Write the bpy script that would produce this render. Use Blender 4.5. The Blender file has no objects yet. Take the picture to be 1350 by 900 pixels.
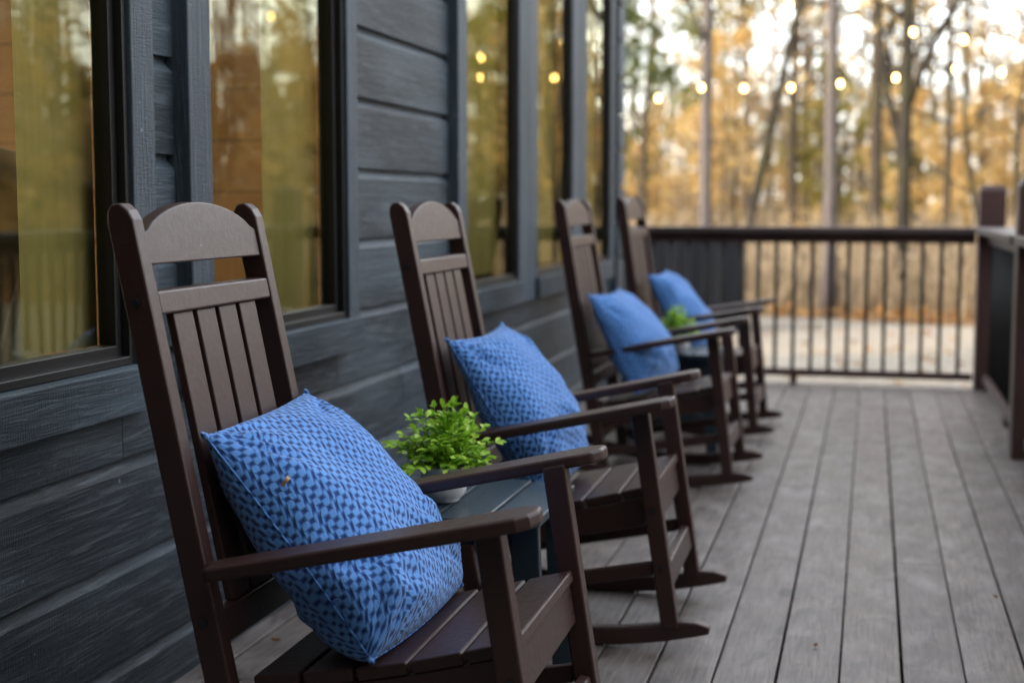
import bpy, bmesh, math, random
from mathutils import Vector, Matrix, noise

SC = bpy.context.scene
COL = SC.collection
R = random.Random(7)

# ------------------------------------------------------------------ node helpers
class NT:
    def __init__(self, name):
        self.m = bpy.data.materials.new(name); self.m.use_nodes = True
        self.t = self.m.node_tree; self.t.nodes.clear()
        self.out = self.n('ShaderNodeOutputMaterial')
    def n(self, typ, **kw):
        x = self.t.nodes.new(typ)
        for k, v in kw.items():
            if hasattr(x, k): setattr(x, k, v)
        return x
    def l(self, a, b): self.t.links.new(a, b)
    def val(self, sock, v):
        if hasattr(v, 'node'): self.l(v, sock)
        else: sock.default_value = v
    def math(self, op, a, b=None, c=None, clamp=False):
        x = self.n('ShaderNodeMath', operation=op); x.use_clamp = clamp
        self.val(x.inputs[0], a)
        if b is not None: self.val(x.inputs[1], b)
        if c is not None: self.val(x.inputs[2], c)
        return x.outputs[0]
    def coord(self, kind='Object'):
        return self.n('ShaderNodeTexCoord').outputs[kind]
    def geo(self): return self.n('ShaderNodeNewGeometry')
    def mapping(self, vec, scale=(1, 1, 1), loc=(0, 0, 0)):
        x = self.n('ShaderNodeMapping'); self.l(vec, x.inputs['Vector'])
        self.val(x.inputs['Scale'], scale); self.val(x.inputs['Location'], loc)
        return x.outputs[0]
    def noise(self, vec, scale, detail=4, rough=.55, dist=0.):
        x = self.n('ShaderNodeTexNoise'); self.l(vec, x.inputs['Vector'])
        x.inputs['Scale'].default_value = scale; x.inputs['Detail'].default_value = detail
        x.inputs['Roughness'].default_value = rough; x.inputs['Distortion'].default_value = dist
        return x.outputs['Fac']
    def ramp(self, fac, stops, interp='LINEAR'):
        x = self.n('ShaderNodeValToRGB'); self.l(fac, x.inputs[0]); r = x.color_ramp; r.interpolation = interp
        while len(r.elements) < len(stops): r.elements.new(.5)
        for e, (p, c) in zip(r.elements, stops):
            e.position = p; e.color = (c, c, c, 1) if isinstance(c, (int, float)) else (*c, 1)
        return x.outputs[0]
    def mix(self, fac, a, b, blend='MIX'):
        x = self.n('ShaderNodeMix', data_type='RGBA', blend_type=blend)
        self.val(x.inputs['Factor'], fac)
        for s, v in ((x.inputs[6], a), (x.inputs[7], b)):
            if hasattr(v, 'node'): self.l(v, s)
            else: s.default_value = (*v, 1)
        return x.outputs[2]
    def bump(self, h, strength=.3, dist=.002, normal=None):
        x = self.n('ShaderNodeBump'); self.l(h, x.inputs['Height'])
        x.inputs['Strength'].default_value = strength; x.inputs['Distance'].default_value = dist
        if normal is not None: self.l(normal, x.inputs['Normal'])
        return x.outputs[0]
    def bsdf(self, color, rough=.5, normal=None, spec=.5, metal=0., **kw):
        b = self.n('ShaderNodeBsdfPrincipled')
        if hasattr(color, 'node'): self.l(color, b.inputs['Base Color'])
        else: b.inputs['Base Color'].default_value = (*color, 1)
        self.val(b.inputs['Roughness'], rough)
        b.inputs['Specular IOR Level'].default_value = spec; b.inputs['Metallic'].default_value = metal
        if normal is not None: self.l(normal, b.inputs['Normal'])
        for k, v in kw.items(): b.inputs[k].default_value = v
        return b.outputs[0]
    def done(self, sh):
        self.l(sh, self.out.inputs['Surface']); return self.m

M = {}
# ------------------------------------------------------------------ materials
def mat_painted_timber(name, base, dark, light, axis='Y', rough=.55):
    t = NT(name); p = t.geo().outputs['Position']
    rnd = t.geo().outputs['Random Per Island']
    off = t.n('ShaderNodeCombineXYZ'); t.val(off.inputs[0], t.math('MULTIPLY', rnd, 17.)); t.val(off.inputs[1], t.math('MULTIPLY', rnd, 31.)); t.val(off.inputs[2], t.math('MULTIPLY', rnd, 13.))
    add = t.n('ShaderNodeVectorMath', operation='ADD'); t.l(p, add.inputs[0]); t.l(off.outputs[0], add.inputs[1])
    pv = add.outputs[0]
    sc = {'Y': (9, .55, 9), 'Z': (9, 9, .55), 'X': (.55, 9, 9)}[axis]
    g = t.mapping(pv, sc)
    grain = t.noise(g, 9, 7, .65, .9)
    big = t.noise(t.mapping(pv, tuple(.6 * s ** .5 for s in sc)), 2.2, 4, .6, .5)
    saw = t.noise(t.mapping(pv, {'Y': (8, 30, 3), 'Z': (8, 3, 30), 'X': (30, 8, 3)}[axis]), 12, 3, .6)
    rings = t.n('ShaderNodeTexWave', wave_type='RINGS', wave_profile='SAW'); t.l(t.mapping(pv, tuple(.34 * s for s in sc)), rings.inputs['Vector'])
    rings.inputs['Scale'].default_value = 3.2; rings.inputs['Distortion'].default_value = 7; rings.inputs['Detail'].default_value = 3; rings.inputs['Detail Scale'].default_value = .8
    c = t.mix(t.ramp(big, [(.40, 0), (.60, 1)]), dark, base)
    c = t.mix(t.math('MULTIPLY', t.ramp(grain, [(.5, 0), (.70, 1)]), .7), c, light)
    c = t.mix(t.math('MULTIPLY', rings.outputs['Fac'], .35), c, dark)
    fl = t.noise(pv, 55, 2, .5); c = t.mix(t.math('MULTIPLY', t.ramp(fl, [(.735, 0), (.76, 1)]), .5), c, (.30, .32, .33))
    c = t.mix(t.math('MULTIPLY', t.ramp(saw, [(.3, 1), (.46, 0)]), .3), c, tuple(.35 * v for v in dark))
    h = t.math('ADD', t.math('MULTIPLY', grain, .55), t.math('ADD', t.math('MULTIPLY', rings.outputs['Fac'], .5), t.math('MULTIPLY', saw, .22)))
    n = t.bump(h, .95, .008)
    r = t.math('ADD', t.math('MULTIPLY', grain, .35), rough - .17)
    return t.done(t.bsdf(c, r, n, .4))
M['siding'] = mat_painted_timber('painted_siding', (.064, .088, .110), (.020, .029, .039), (.155, .182, .202), 'Y')
M['trim_v'] = mat_painted_timber('painted_trim_upright', (.064, .087, .112), (.034, .048, .064), (.12, .146, .170), 'Z')
M['trim_h'] = mat_painted_timber('painted_trim_level', (.068, .095, .122), (.030, .044, .060), (.14, .17, .195), 'Y')

def mat_simple(name, col, rough=.5, bump_scale=0, bump=.2, var=.15, spec=.5, metal=0., dist=.001):
    t = NT(name); p = t.coord('Object')
    n1 = t.noise(p, 6, 4)
    c = t.mix(t.ramp(n1, [(.3, 0), (.7, 1)]), tuple(v * (1 - var) for v in col), tuple(min(1, v * (1 + var)) for v in col))
    nm = None
    if bump_scale: nm = t.bump(t.noise(p, bump_scale, 4, .6), bump, dist)
    return t.done(t.bsdf(c, rough, nm, spec, metal))
M['bronze'] = mat_simple('bronze_window_frame', (.011, .010, .010), .42, spec=.35)
M['interior_white'] = mat_simple('interior_plaster', (.20, .15, .09), .9)
M['steel'] = mat_simple('screw_steel', (.05, .055, .07), .4, metal=.8)

def mat_resin(name, col, rough=.42):
    t = NT(name); p = t.coord('Object')
    sp = t.noise(p, 260, 2, .7); big = t.noise(p, 5, 4, .6)
    st = t.noise(t.mapping(p, (3, 3, 3)), 25, 4, .7)
    c = t.mix(t.ramp(big, [(.3, 0), (.7, 1)]), tuple(v * .82 for v in col), tuple(v * 1.15 for v in col))
    c = t.mix(t.math('MULTIPLY', t.ramp(st, [(.62, 0), (.8, 1)]), .45), c, tuple(v * 1.9 + .008 for v in col))
    sc = t.noise(t.mapping(p, (60, 9, 9)), 2.4, 2, .5)
    c = t.mix(t.math('MULTIPLY', t.ramp(sc, [(.74, 0), (.77, 1)]), .35), c, (.22, .2, .2))
    r = t.math('ADD', t.math('MULTIPLY', st, .3), rough - .12)
    h = t.math('ADD', t.math('MULTIPLY', sp, .5), st)
    return t.done(t.bsdf(c, r, t.bump(h, .35, .0012), .5))
M['chair'] = mat_resin('brown_resin_lumber', (.042, .0175, .0145), .38)
M['table'] = mat_resin('slate_resin_lumber', (.026, .045, .058), .30)

def mat_rail(name, col, rough=.5):
    t = NT(name); p = t.geo().outputs['Position']
    g = t.noise(t.mapping(p, (14, 14, 2)), 5, 5, .6, .4); b = t.noise(p, 3, 4)
    c = t.mix(t.ramp(b, [(.3, 0), (.7, 1)]), tuple(v * .7 for v in col), tuple(v * 1.2 for v in col))
    c = t.mix(t.math('MULTIPLY', t.ramp(g, [(.55, 0), (.8, 1)]), .4), c, tuple(v * 2 for v in col))
    return t.done(t.bsdf(c, rough, t.bump(g, .4, .003), .4))
M['rail'] = mat_rail('brown_stained_rail', (.060, .030, .026))
M['cap'] = mat_rail('weathered_cap_rail', (.085, .062, .060), .42)
M['baluster'] = mat_simple('black_metal_baluster', (.008, .008, .009), .6, spec=.25)
M['screen'] = mat_simple('black_slats', (.0035, .0045, .007), .8, spec=.1)
M['screen_dark'] = mat_simple('black_slats_faded', (.006, .007, .010), .8, spec=.1)

def mat_deck():
    t = NT('weathered_deck_boards'); g = t.geo(); p = g.outputs['Position']; rnd = g.outputs['Random Per Island']
    off = t.n('ShaderNodeCombineXYZ'); t.val(off.inputs[0], t.math('MULTIPLY', rnd, 7.)); t.val(off.inputs[1], t.math('MULTIPLY', rnd, 53.))
    add = t.n('ShaderNodeVectorMath', operation='ADD'); t.l(p, add.inputs[0]); t.l(off.outputs[0], add.inputs[1]); pv = add.outputs[0]
    grain = t.noise(t.mapping(pv, (26, 1.3, 8)), 5, 7, .68, .8)
    blot = t.noise(t.mapping(pv, (3., 1.4, 1)), 2.6, 5, .62, .3)
    stain = t.noise(t.mapping(pv, (5, 2.2, 1)), 2.1, 3, .6, 1.)
    w = t.n('ShaderNodeTexWave', wave_type='RINGS', wave_profile='SIN'); t.l(t.mapping(pv, (7.5, .55, 1)), w.inputs['Vector'])
    w.inputs['Scale'].default_value = 2.2; w.inputs['Distortion'].default_value = 5; w.inputs['Detail'].default_value = 3; w.inputs['Detail Scale'].default_value = .7
    vor = t.n('ShaderNodeTexVoronoi'); t.l(t.mapping(pv, (5.5, 2.6, 1)), vor.inputs['Vector']); vor.inputs['Scale'].default_value = 1.0
    knot = t.ramp(vor.outputs['Distance'], [(.07, 1), (.17, 0)])
    sel = t.n('ShaderNodeSeparateColor'); t.l(vor.outputs['Color'], sel.inputs[0])
    knot = t.math('MULTIPLY', knot, t.math('GREATER_THAN', sel.outputs[0], .42))
    tone = t.ramp(rnd, [(0, (.100, .075, .063)), (.25, (.215, .173, .152)), (.5, (.135, .104, .090)), (.75, (.255, .213, .191)), (1, (.165, .121, .098))])
    c = t.mix(t.ramp(grain, [(.34, .9), (.60, 0)]), tone, (.072, .060, .058))
    c = t.mix(t.math('MULTIPLY', t.ramp(blot, [(.46, 0), (.68, 1)]), .6), c, (.29, .262, .248))
    c = t.mix(t.math('MULTIPLY', t.ramp(stain, [(.52, 0), (.66, 1)]), .75), c, (.062, .047, .041))
    c = t.mix(t.math('MULTIPLY', w.outputs['Fac'], .42), c, (.075, .063, .061))
    c = t.mix(t.math('MULTIPLY', knot, .9), c, (.024, .022, .020))
    crack = t.noise(t.mapping(pv, (60, 1.0, 1)), 3, 3, .6, .2)
    cr = t.ramp(crack, [(.69, 0), (.73, 1)])
    c = t.mix(t.math('MULTIPLY', cr, .8), c, (.03, .024, .023))
    h = t.math('SUBTRACT', t.math('ADD', grain, t.math('MULTIPLY', w.outputs['Fac'], .25)), t.math('ADD', knot, cr))
    r = t.math('ADD', t.math('MULTIPLY', grain, -.3), .60)
    return t.done(t.bsdf(c, r, t.bump(h, .5, .003), .5))
M['deck'] = mat_deck()
M['joist'] = mat_simple('dark_joists', (.02, .016, .014), .8)

def mat_ground():
    t = NT('leaf_litter_ground'); p = t.geo().outputs['Position']
    a = t.noise(p, .35, 5, .65); b = t.noise(p, 9, 5, .7); v = t.n('ShaderNodeTexVoronoi'); t.l(p, v.inputs['Vector']); v.inputs['Scale'].default_value = 11
    s = t.n('ShaderNodeSeparateColor'); t.l(v.outputs['Color'], s.inputs[0])
    c = t.ramp(s.outputs[0], [(0, (.10, .055, .028)), (.4, (.20, .10, .042)), (.7, (.30, .155, .06)), (1, (.33, .22, .12))])
    c = t.mix(t.ramp(a, [(.35, 0), (.7, .7)]), c, (.16, .12, .07))
    return t.done(t.bsdf(c, .9, t.bump(b, .8, .04), .2))
M['ground'] = mat_ground()
def mat_gravel():
    t = NT('pale_gravel'); p = t.geo().outputs['Position']
    v = t.n('ShaderNodeTexVoronoi'); t.l(p, v.inputs['Vector']); v.inputs['Scale'].default_value = 26
    s = t.n('ShaderNodeSeparateColor'); t.l(v.outputs['Color'], s.inputs[0])
    a = t.noise(p, .6, 5, .6)
    c = t.ramp(s.outputs[0], [(0, (.17, .145, .115)), (.5, (.29, .255, .205)), (1, (.38, .345, .285))])
    c = t.mix(t.math('MULTIPLY', t.ramp(a, [(.45, 0), (.75, 1)]), .5), c, (.42, .32, .20))
    lf = t.n('ShaderNodeTexVoronoi'); t.l(p, lf.inputs['Vector']); lf.inputs['Scale'].default_value = 5
    c = t.mix(t.ramp(lf.outputs['Distance'], [(.06, .85), (.1, 0)]), c, (.36, .19, .07))
    return t.done(t.bsdf(c, .9, t.bump(v.outputs['Distance'], .8, .02), .2))
M['gravel'] = mat_gravel()

def mat_bark(name, col):
    t = NT(name); p = t.coord('Object')
    g = t.noise(t.mapping(p, (9, 9, 1.6)), 2.2, 6, .7, .6); b = t.noise(p, 1.1, 4)
    c = t.mix(t.ramp(g, [(.3, 0), (.72, 1)]), tuple(v * .45 for v in col), tuple(v * 1.35 for v in col))
    c = t.mix(t.math('MULTIPLY', t.ramp(b, [(.5, 0), (.75, 1)]), .5), c, (.085, .085, .03))
    return t.done(t.bsdf(c, .9, t.bump(g, 1, .03), .2))
M['bark_grey'] = mat_bark('grey_bark', (.105, .088, .084))
M['bark_dark'] = mat_bark('dark_mossy_bark', (.030, .025, .018))
M['bark_brown'] = mat_bark('brown_bark', (.062, .046, .032))

def mat_leaf(name, stops, trans=.45):
    t = NT(name); rnd = t.geo().outputs['Random Per Island']
    c = t.ramp(rnd, stops)
    d = t.n('ShaderNodeBsdfDiffuse'); t.l(c, d.inputs[0])
    tr = t.n('ShaderNodeBsdfTranslucent'); t.l(c, tr.inputs[0])
    mx = t.n('ShaderNodeMixShader'); mx.inputs[0].default_value = trans
    t.l(d.outputs[0], mx.inputs[1]); t.l(tr.outputs[0], mx.inputs[2])
    return t.done(mx.outputs[0])
M['leaf_gold'] = mat_leaf('golden_leaves', [(0, (.36, .23, .085)), (.4, (.58, .39, .145)), (.75, (.72, .52, .23)), (1, (.70, .59, .34))])  # gold tones lightened to stand in for haze
M['leaf_tan'] = mat_leaf('tan_leaves', [(0, (.17, .135, .09)), (.5, (.32, .25, .165)), (1, (.46, .37, .25))])  # paler and greyer than dry leaf, haze put into the colour
M['leaf_olive'] = mat_leaf('olive_leaves', [(0, (.10, .11, .025)), (.5, (.24, .22, .045)), (1, (.42, .33, .07))])
M['leaf_pine'] = mat_leaf('pine_needles', [(0, (.045, .06, .018)), (1, (.11, .13, .04))], .25)
M['leaf_litter'] = mat_leaf('dry_leaves', [(0, (.20, .09, .03)), (.5, (.36, .17, .055)), (1, (.42, .27, .12))], .2)
M['twig'] = mat_bark('thin_grey_trunks', (.095, .078, .062))

def mat_plant():
    t = NT('fresh_green_leaf'); g = t.geo(); rnd = g.outputs['Random Per Island']
    c = t.ramp(rnd, [(0, (.15, .33, .018)), (.5, (.33, .58, .035)), (1, (.55, .76, .10))])
    b = t.bsdf(c, .42, None, .4)
    tr = t.n('ShaderNodeBsdfTranslucent'); t.l(c, tr.inputs[0])
    mx = t.n('ShaderNodeMixShader'); mx.inputs[0].default_value = .3
    t.l(b, mx.inputs[1]); t.l(tr.outputs[0], mx.inputs[2])
    return t.done(mx.outputs[0])
M['plant'] = mat_plant()
M['stem'] = mat_simple('green_stem', (.10, .20, .025), .6)
M['pot'] = mat_simple('white_ceramic', (.78, .77, .78), .22, var=.03)
M['soil'] = mat_simple('potting_soil', (.03, .02, .012), .95, 60, .8)
M['label_tan'] = mat_simple('tan_leather', (.42, .27, .16), .6)

def mat_weave():
    t = NT('blue_woven_cotton'); uv = t.n('ShaderNodeUVMap').outputs[0]
    wob = t.n('ShaderNodeTexNoise'); t.l(uv, wob.inputs['Vector']); wob.inputs['Scale'].default_value = 9; wob.inputs['Detail'].default_value = 3
    s = t.n('ShaderNodeSeparateXYZ'); t.l(uv, s.inputs[0])
    wb = t.math('SUBTRACT', wob.outputs['Fac'], .5)
    U = t.math('ADD', t.math('MULTIPLY', s.outputs[0], 13.), t.math('MULTIPLY', wb, .5))
    V = t.math('ADD', t.math('MULTIPLY', s.outputs[1], 23.), t.math('MULTIPLY', wb, .5))
    fu = t.math('FRACT', U); fv = t.math('FRACT', V)
    def dash(u0, hu, v0, hv, slant):
        dv = t.math('SUBTRACT', t.math('FRACT', t.math('ADD', fv, .5 - v0 + 1)), .5)
        du0 = t.math('SUBTRACT', t.math('FRACT', t.math('ADD', fu, .5 - u0 + 1)), .5)
        du = t.math('ADD', du0, t.math('MULTIPLY', dv, slant))
        a = t.math('DIVIDE', t.math('ABSOLUTE', du), hu); b = t.math('DIVIDE', t.math('ABSOLUTE', dv), hv)
        m = t.math('MAXIMUM', a, b)
        x = t.n('ShaderNodeMapRange', interpolation_type='SMOOTHSTEP'); t.l(m, x.inputs[0])
        x.inputs[1].default_value = .30; x.inputs[2].default_value = 1.40; x.inputs[3].default_value = 1; x.inputs[4].default_value = 0
        return x.outputs[0]
    d1 = dash(.05, .105, .50, .47, -.20)
    d2 = dash(.37, .175, .22, .22, -.06)
    d3 = dash(.68, .165, .72, .22, -.06)
    d = t.math('MAXIMUM', d1, t.math('MAXIMUM', d2, d3))
    big = t.noise(uv, 5, 3)
    thread = t.noise(t.mapping(uv, (260, 90, 1)), 1, 2)
    d = t.math('MULTIPLY', d, t.math('ADD', t.math('MULTIPLY', thread, .5), .66), clamp=True)
    lt = t.mix(big, (.085, .25, .64), (.17, .40, .83))
    dk = t.mix(big, (.002, .017, .12), (.005, .036, .20))
    c = t.mix(d, lt, dk)
    h = t.math('ADD', t.math('SUBTRACT', 1., d), t.math('MULTIPLY', thread, .5))
    b = t.bsdf(c, .85, t.bump(h, .8, .004), .15, **{'Sheen Weight': .25, 'Sheen Roughness': .5})
    return t.done(b)
M['weave'] = mat_weave()

def mat_glass():
    t = NT('tinted_window_glass')
    fr = t.n('ShaderNodeFresnel'); bf = t.geo().outputs['Backfacing']
    t.l(t.math('ADD', t.math('MULTIPLY', bf, 1 / 1.62 - 1.62), 1.62), fr.inputs['IOR'])
    tp = t.n('ShaderNodeBsdfTransparent'); tp.inputs[0].default_value = (.93, .93, .78, 1)
    gl = t.n('ShaderNodeBsdfGlossy'); gl.inputs['Roughness'].default_value = .0; gl.inputs[0].default_value = (.98, .95, .72, 1)
    p = t.geo().outputs['Position']
    nm = t.bump(t.noise(p, 1.6, 2), .06, .02)
    t.l(nm, gl.inputs['Normal'])
    mx = t.n('ShaderNodeMixShader'); t.l(fr.outputs[0], mx.inputs[0]); t.l(tp.outputs[0], mx.inputs[1]); t.l(gl.outputs[0], mx.inputs[2])
    return t.done(mx.outputs[0])
M['glass'] = mat_glass()
def mat_curtain():
    t = NT('olive_curtain'); p = t.geo().outputs['Position']
    g = t.noise(t.mapping(p, (30, 30, 1)), 2, 3)
    c = t.mix(g, (.155, .132, .052), (.215, .182, .074))
    d = t.n('ShaderNodeBsdfDiffuse'); t.l(c, d.inputs[0])
    return t.done(d.outputs[0])
M['curtain'] = mat_curtain()
def mat_pine_panel():
    t = NT('amber_pine_planks'); p = t.geo().outputs['Position']
    s = t.n('ShaderNodeSeparateXYZ'); t.l(p, s.inputs[0])
    f = t.math('FRACT', t.math('DIVIDE', s.outputs[2], .19))
    gap = t.ramp(f, [(0, 1), (.05, 0)])
    g = t.noise(t.mapping(p, (1, 3, 22)), 3, 5, .6, .5)
    c = t.mix(g, (.40, .165, .025), (.58, .275, .055))
    c = t.mix(gap, c, (.05, .02, .005))
    return t.done(t.bsdf(c, .5))
M['pine_panel'] = mat_pine_panel()
M['floor_in'] = mat_simple('interior_floor', (.25, .13, .05), .5)
M['armchair'] = mat_simple('grey_shell_chair', (.38, .38, .34), .6)
M['roof'] = mat_simple('dark_shingle', (.04, .04, .045), .8, 30, .6)
M['wire'] = mat_simple('black_wire', (.01, .01, .01), .6)
def mat_bulb():
    t = NT('warm_lit_bulb'); e = t.n('ShaderNodeEmission')
    e.inputs[0].default_value = (1, .60, .19, 1); e.inputs[1].default_value = 36.
    return t.done(e.outputs[0])
M['bulb'] = mat_bulb()

# ------------------------------------------------------------------ object helpers
def link(o, parent=None):
    COL.objects.link(o)
    if parent is not None: o.parent = parent
    return o
def mesh_obj(name, verts, faces, mat, parent=None, smooth=False, bevel=0., seg=2, fast=False):
    me = bpy.data.meshes.new(name)
    me.from_pydata([tuple(v) for v in verts], [], faces)
    if not fast:
        bm = bmesh.new(); bm.from_mesh(me); bmesh.ops.recalc_face_normals(bm, faces=bm.faces); bm.to_mesh(me); bm.free()
    me.materials.append(mat)
    o = bpy.data.objects.new(name, me); link(o, parent)
    if smooth: me.polygons.foreach_set('use_smooth', [True] * len(me.polygons))
    if bevel:
        b = o.modifiers.new('edges', 'BEVEL'); b.width = bevel; b.segments = seg; b.limit_method = 'ANGLE'; b.angle_limit = math.radians(35)
        b.harden_normals = False
    return o
class MB:
    def __init__(self): self.v = []; self.f = []
    def add(self, vs, fs):
        k = len(self.v); self.v += [tuple(v) for v in vs]; self.f += [tuple(i + k for i in f) for f in fs]; return self
    def box(self, x0, x1, y0, y1, z0, z1):
        return self.add([(x, y, z) for z in (z0, z1) for y in (y0, y1) for x in (x0, x1)],
                        [(0, 2, 3, 1), (4, 5, 7, 6), (0, 1, 5, 4), (2, 6, 7, 3), (0, 4, 6, 2), (1, 3, 7, 5)])
    def prism_y(self, prof, y0, y1):          # prof: (x,z) outline
        n = len(prof)
        return self.add([(x, y0, z) for x, z in prof] + [(x, y1, z) for x, z in prof],
                        [tuple(range(n)), tuple(range(2 * n - 1, n - 1, -1))] + [(i, i + n, (i + 1) % n + n, (i + 1) % n) for i in range(n)])
    def prism(self, outline, fn0, fn1):       # outline pts mapped by two functions
        n = len(outline)
        return self.add([fn0(*p) for p in outline] + [fn1(*p) for p in outline],
                        [tuple(range(n)), tuple(range(2 * n - 1, n - 1, -1))] + [(i, i + n, (i + 1) % n + n, (i + 1) % n) for i in range(n)])
    def tube(self, pts, rad, k=8, cap=True):
        pts = [Vector(p) for p in pts]; rings = []
        base = len(self.v); up = Vector((.31, .17, .93)).normalized()
        for i, p in enumerate(pts):
            d = (pts[min(i + 1, len(pts) - 1)] - pts[max(i - 1, 0)])
            d = d.normalized() if d.length > 1e-9 else Vector((0, 0, 1))
            a = d.cross(up)
            if a.length < .05: a = d.cross(Vector((1, 0, 0)))
            a.normalize(); b = d.cross(a); r = rad[i] if hasattr(rad, '__len__') else rad
            for j in range(k):
                w = 2 * math.pi * j / k
                self.v.append(tuple(p + r * (math.cos(w) * a + math.sin(w) * b)))
        for i in range(len(pts) - 1):
            for j in range(k):
                q = base + i * k; j2 = (j + 1) % k
                self.f.append((q + j, q + j2, q + k + j2, q + k + j))
        if cap:
            self.f.append(tuple(base + j for j in range(k - 1, -1, -1)))
            q = base + (len(pts) - 1) * k; self.f.append(tuple(q + j for j in range(k)))
        return self
    def lathe(self, prof, k=32, c=(0, 0, 0)):
        base = len(self.v)
        for r, z in prof:
            for j in range(k):
                w = 2 * math.pi * j / k; self.v.append((c[0] + r * math.cos(w), c[1] + r * math.sin(w), c[2] + z))
        for i in range(len(prof) - 1):
            for j in range(k):
                j2 = (j + 1) % k; q = base + i * k
                self.f.append((q + j, q + j2, q + k + j2, q + k + j))
        return self
    def disc_y(self, x, y, z, r, depth, k=10):
        self.add([(x + r * math.cos(2 * math.pi * j / k), yy, z + r * math.sin(2 * math.pi * j / k)) for yy in (y, y + depth) for j in range(k)],
                 [tuple(range(k)), tuple(range(2 * k - 1, k - 1, -1))] + [(j, j + k, (j + 1) % k + k, (j + 1) % k) for j in range(k)])
        return self
    def build(self, name, mat, parent=None, **kw): return mesh_obj(name, self.v, self.f, mat, parent, **kw)
def tag(o, label=None, cat=None, group=None, kind=None):
    for k, v in (('label', label), ('category', cat), ('group', group), ('kind', kind)):
        if v: o[k] = v
    return o
def empty(name, loc=(0, 0, 0), rz=0., label=None, cat=None, group=None):
    o = bpy.data.objects.new(name, None); o.empty_display_size = .1; link(o); o.location = loc; o.rotation_euler = (0, 0, rz)
    return tag(o, label, cat, group)
def copy_tree(o, parent=None):
    c = o.copy(); link(c, parent)
    for ch in list(o.children): copy_tree(ch, c)
    return c

# ------------------------------------------------------------------ setting: ground, gravel, deck
GZ = -.45
def ground():
    vs, fs = [], []; n = 60; S = 260.
    for j in range(n + 1):
        for i in range(n + 1):
            u = (i / n * 2 - 1); v = (j / n * 2 - 1)
            x = S * u * abs(u) ; y = 15 + S * v * abs(v)
            d = max(0, y - 26, abs(x) - 14)
            z = GZ + min(1.6, .012 * d) + (.12 * noise.noise((x * .15, y * .15, 0)) if d > 0 else 0)
            vs.append((x, y, z))
    for j in range(n):
        for i in range(n):
            a = j * (n + 1) + i; fs.append((a, a + 1, a + n + 2, a + n + 1))
    o = mesh_obj('ground', vs, fs, M['ground'], smooth=True); tag(o, kind='structure')
ground()
def gravel():
    vs, fs = [], []; nx = 80
    for i in range(nx + 1):
        x = -14 + 30 * i / nx
        far = 19.6 - 1.0 * math.exp(-((x - .9) / .9) ** 2) + .35 * noise.noise((x * .8, 3.1, 0)) + .18 * noise.noise((x * 2.6, 8.1, 0)) + .04 * max(0, x - 3) ** 1.5
        for k in range(9):
            y = -8 + (far + 8) * k / 8
            vs.append((x, y, GZ + .006))
    for i in range(nx):
        for k in range(8):
            a = i * 9 + k; fs.append((a, a + 9, a + 10, a + 1))
    tag(mesh_obj('gravel_drive', vs, fs, M['gravel']), kind='structure')
gravel()
def deck():
    b = MB(); pitch = .1431; gap = .0052; x0 = -.049 - 11 * pitch
    rr = random.Random(3)
    for i in range(17):
        xa = x0 + i * pitch + gap / 2; xb = xa + pitch - gap
        cuts = [-3.0]
        joints = {12: [4.45], 8: [], 15: [6.0], 10: [7.4], 3: [3.9], 5: [5.1], 1: [4.6], 13: [7.1], 9: [5.6], 11: [7.9], 14: [3.3]}.get(i, [rr.uniform(-1.5, 1.5)])
        cuts += sorted(joints) + [8.94]
        for a, c in zip(cuts[:-1], cuts[1:]):
            dz = rr.uniform(-.0012, .0012); j = rr.uniform(-.0014, .0014)
            b.box(xa + j, xb + j, a + .0025, c - .0025, -.028, dz)
    o = b.build('deck', M['deck'], bevel=.003, seg=2); tag(o, kind='structure')
    f = MB(); f.box(-1.62, .80, 8.86, 8.90, -.25, -.032)
    for y in [k * .4 - 2.8 for k in range(29)]: f.box(-1.60, .78, y, y + .04, -.20, -.030)
    f.box(.745, .785, -3, 8.855, -.24, -.032)
    for (x, y) in ((-1.3, 8.6), (.6, 8.6), (.6, 6.4), (.6, 4.0), (.6, 1.6)): f.box(x, x + .14, y, y + .14, GZ - .1, -.20)
    tag(f.build('deck_framing', M['joist']), kind='structure')
deck()

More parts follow.
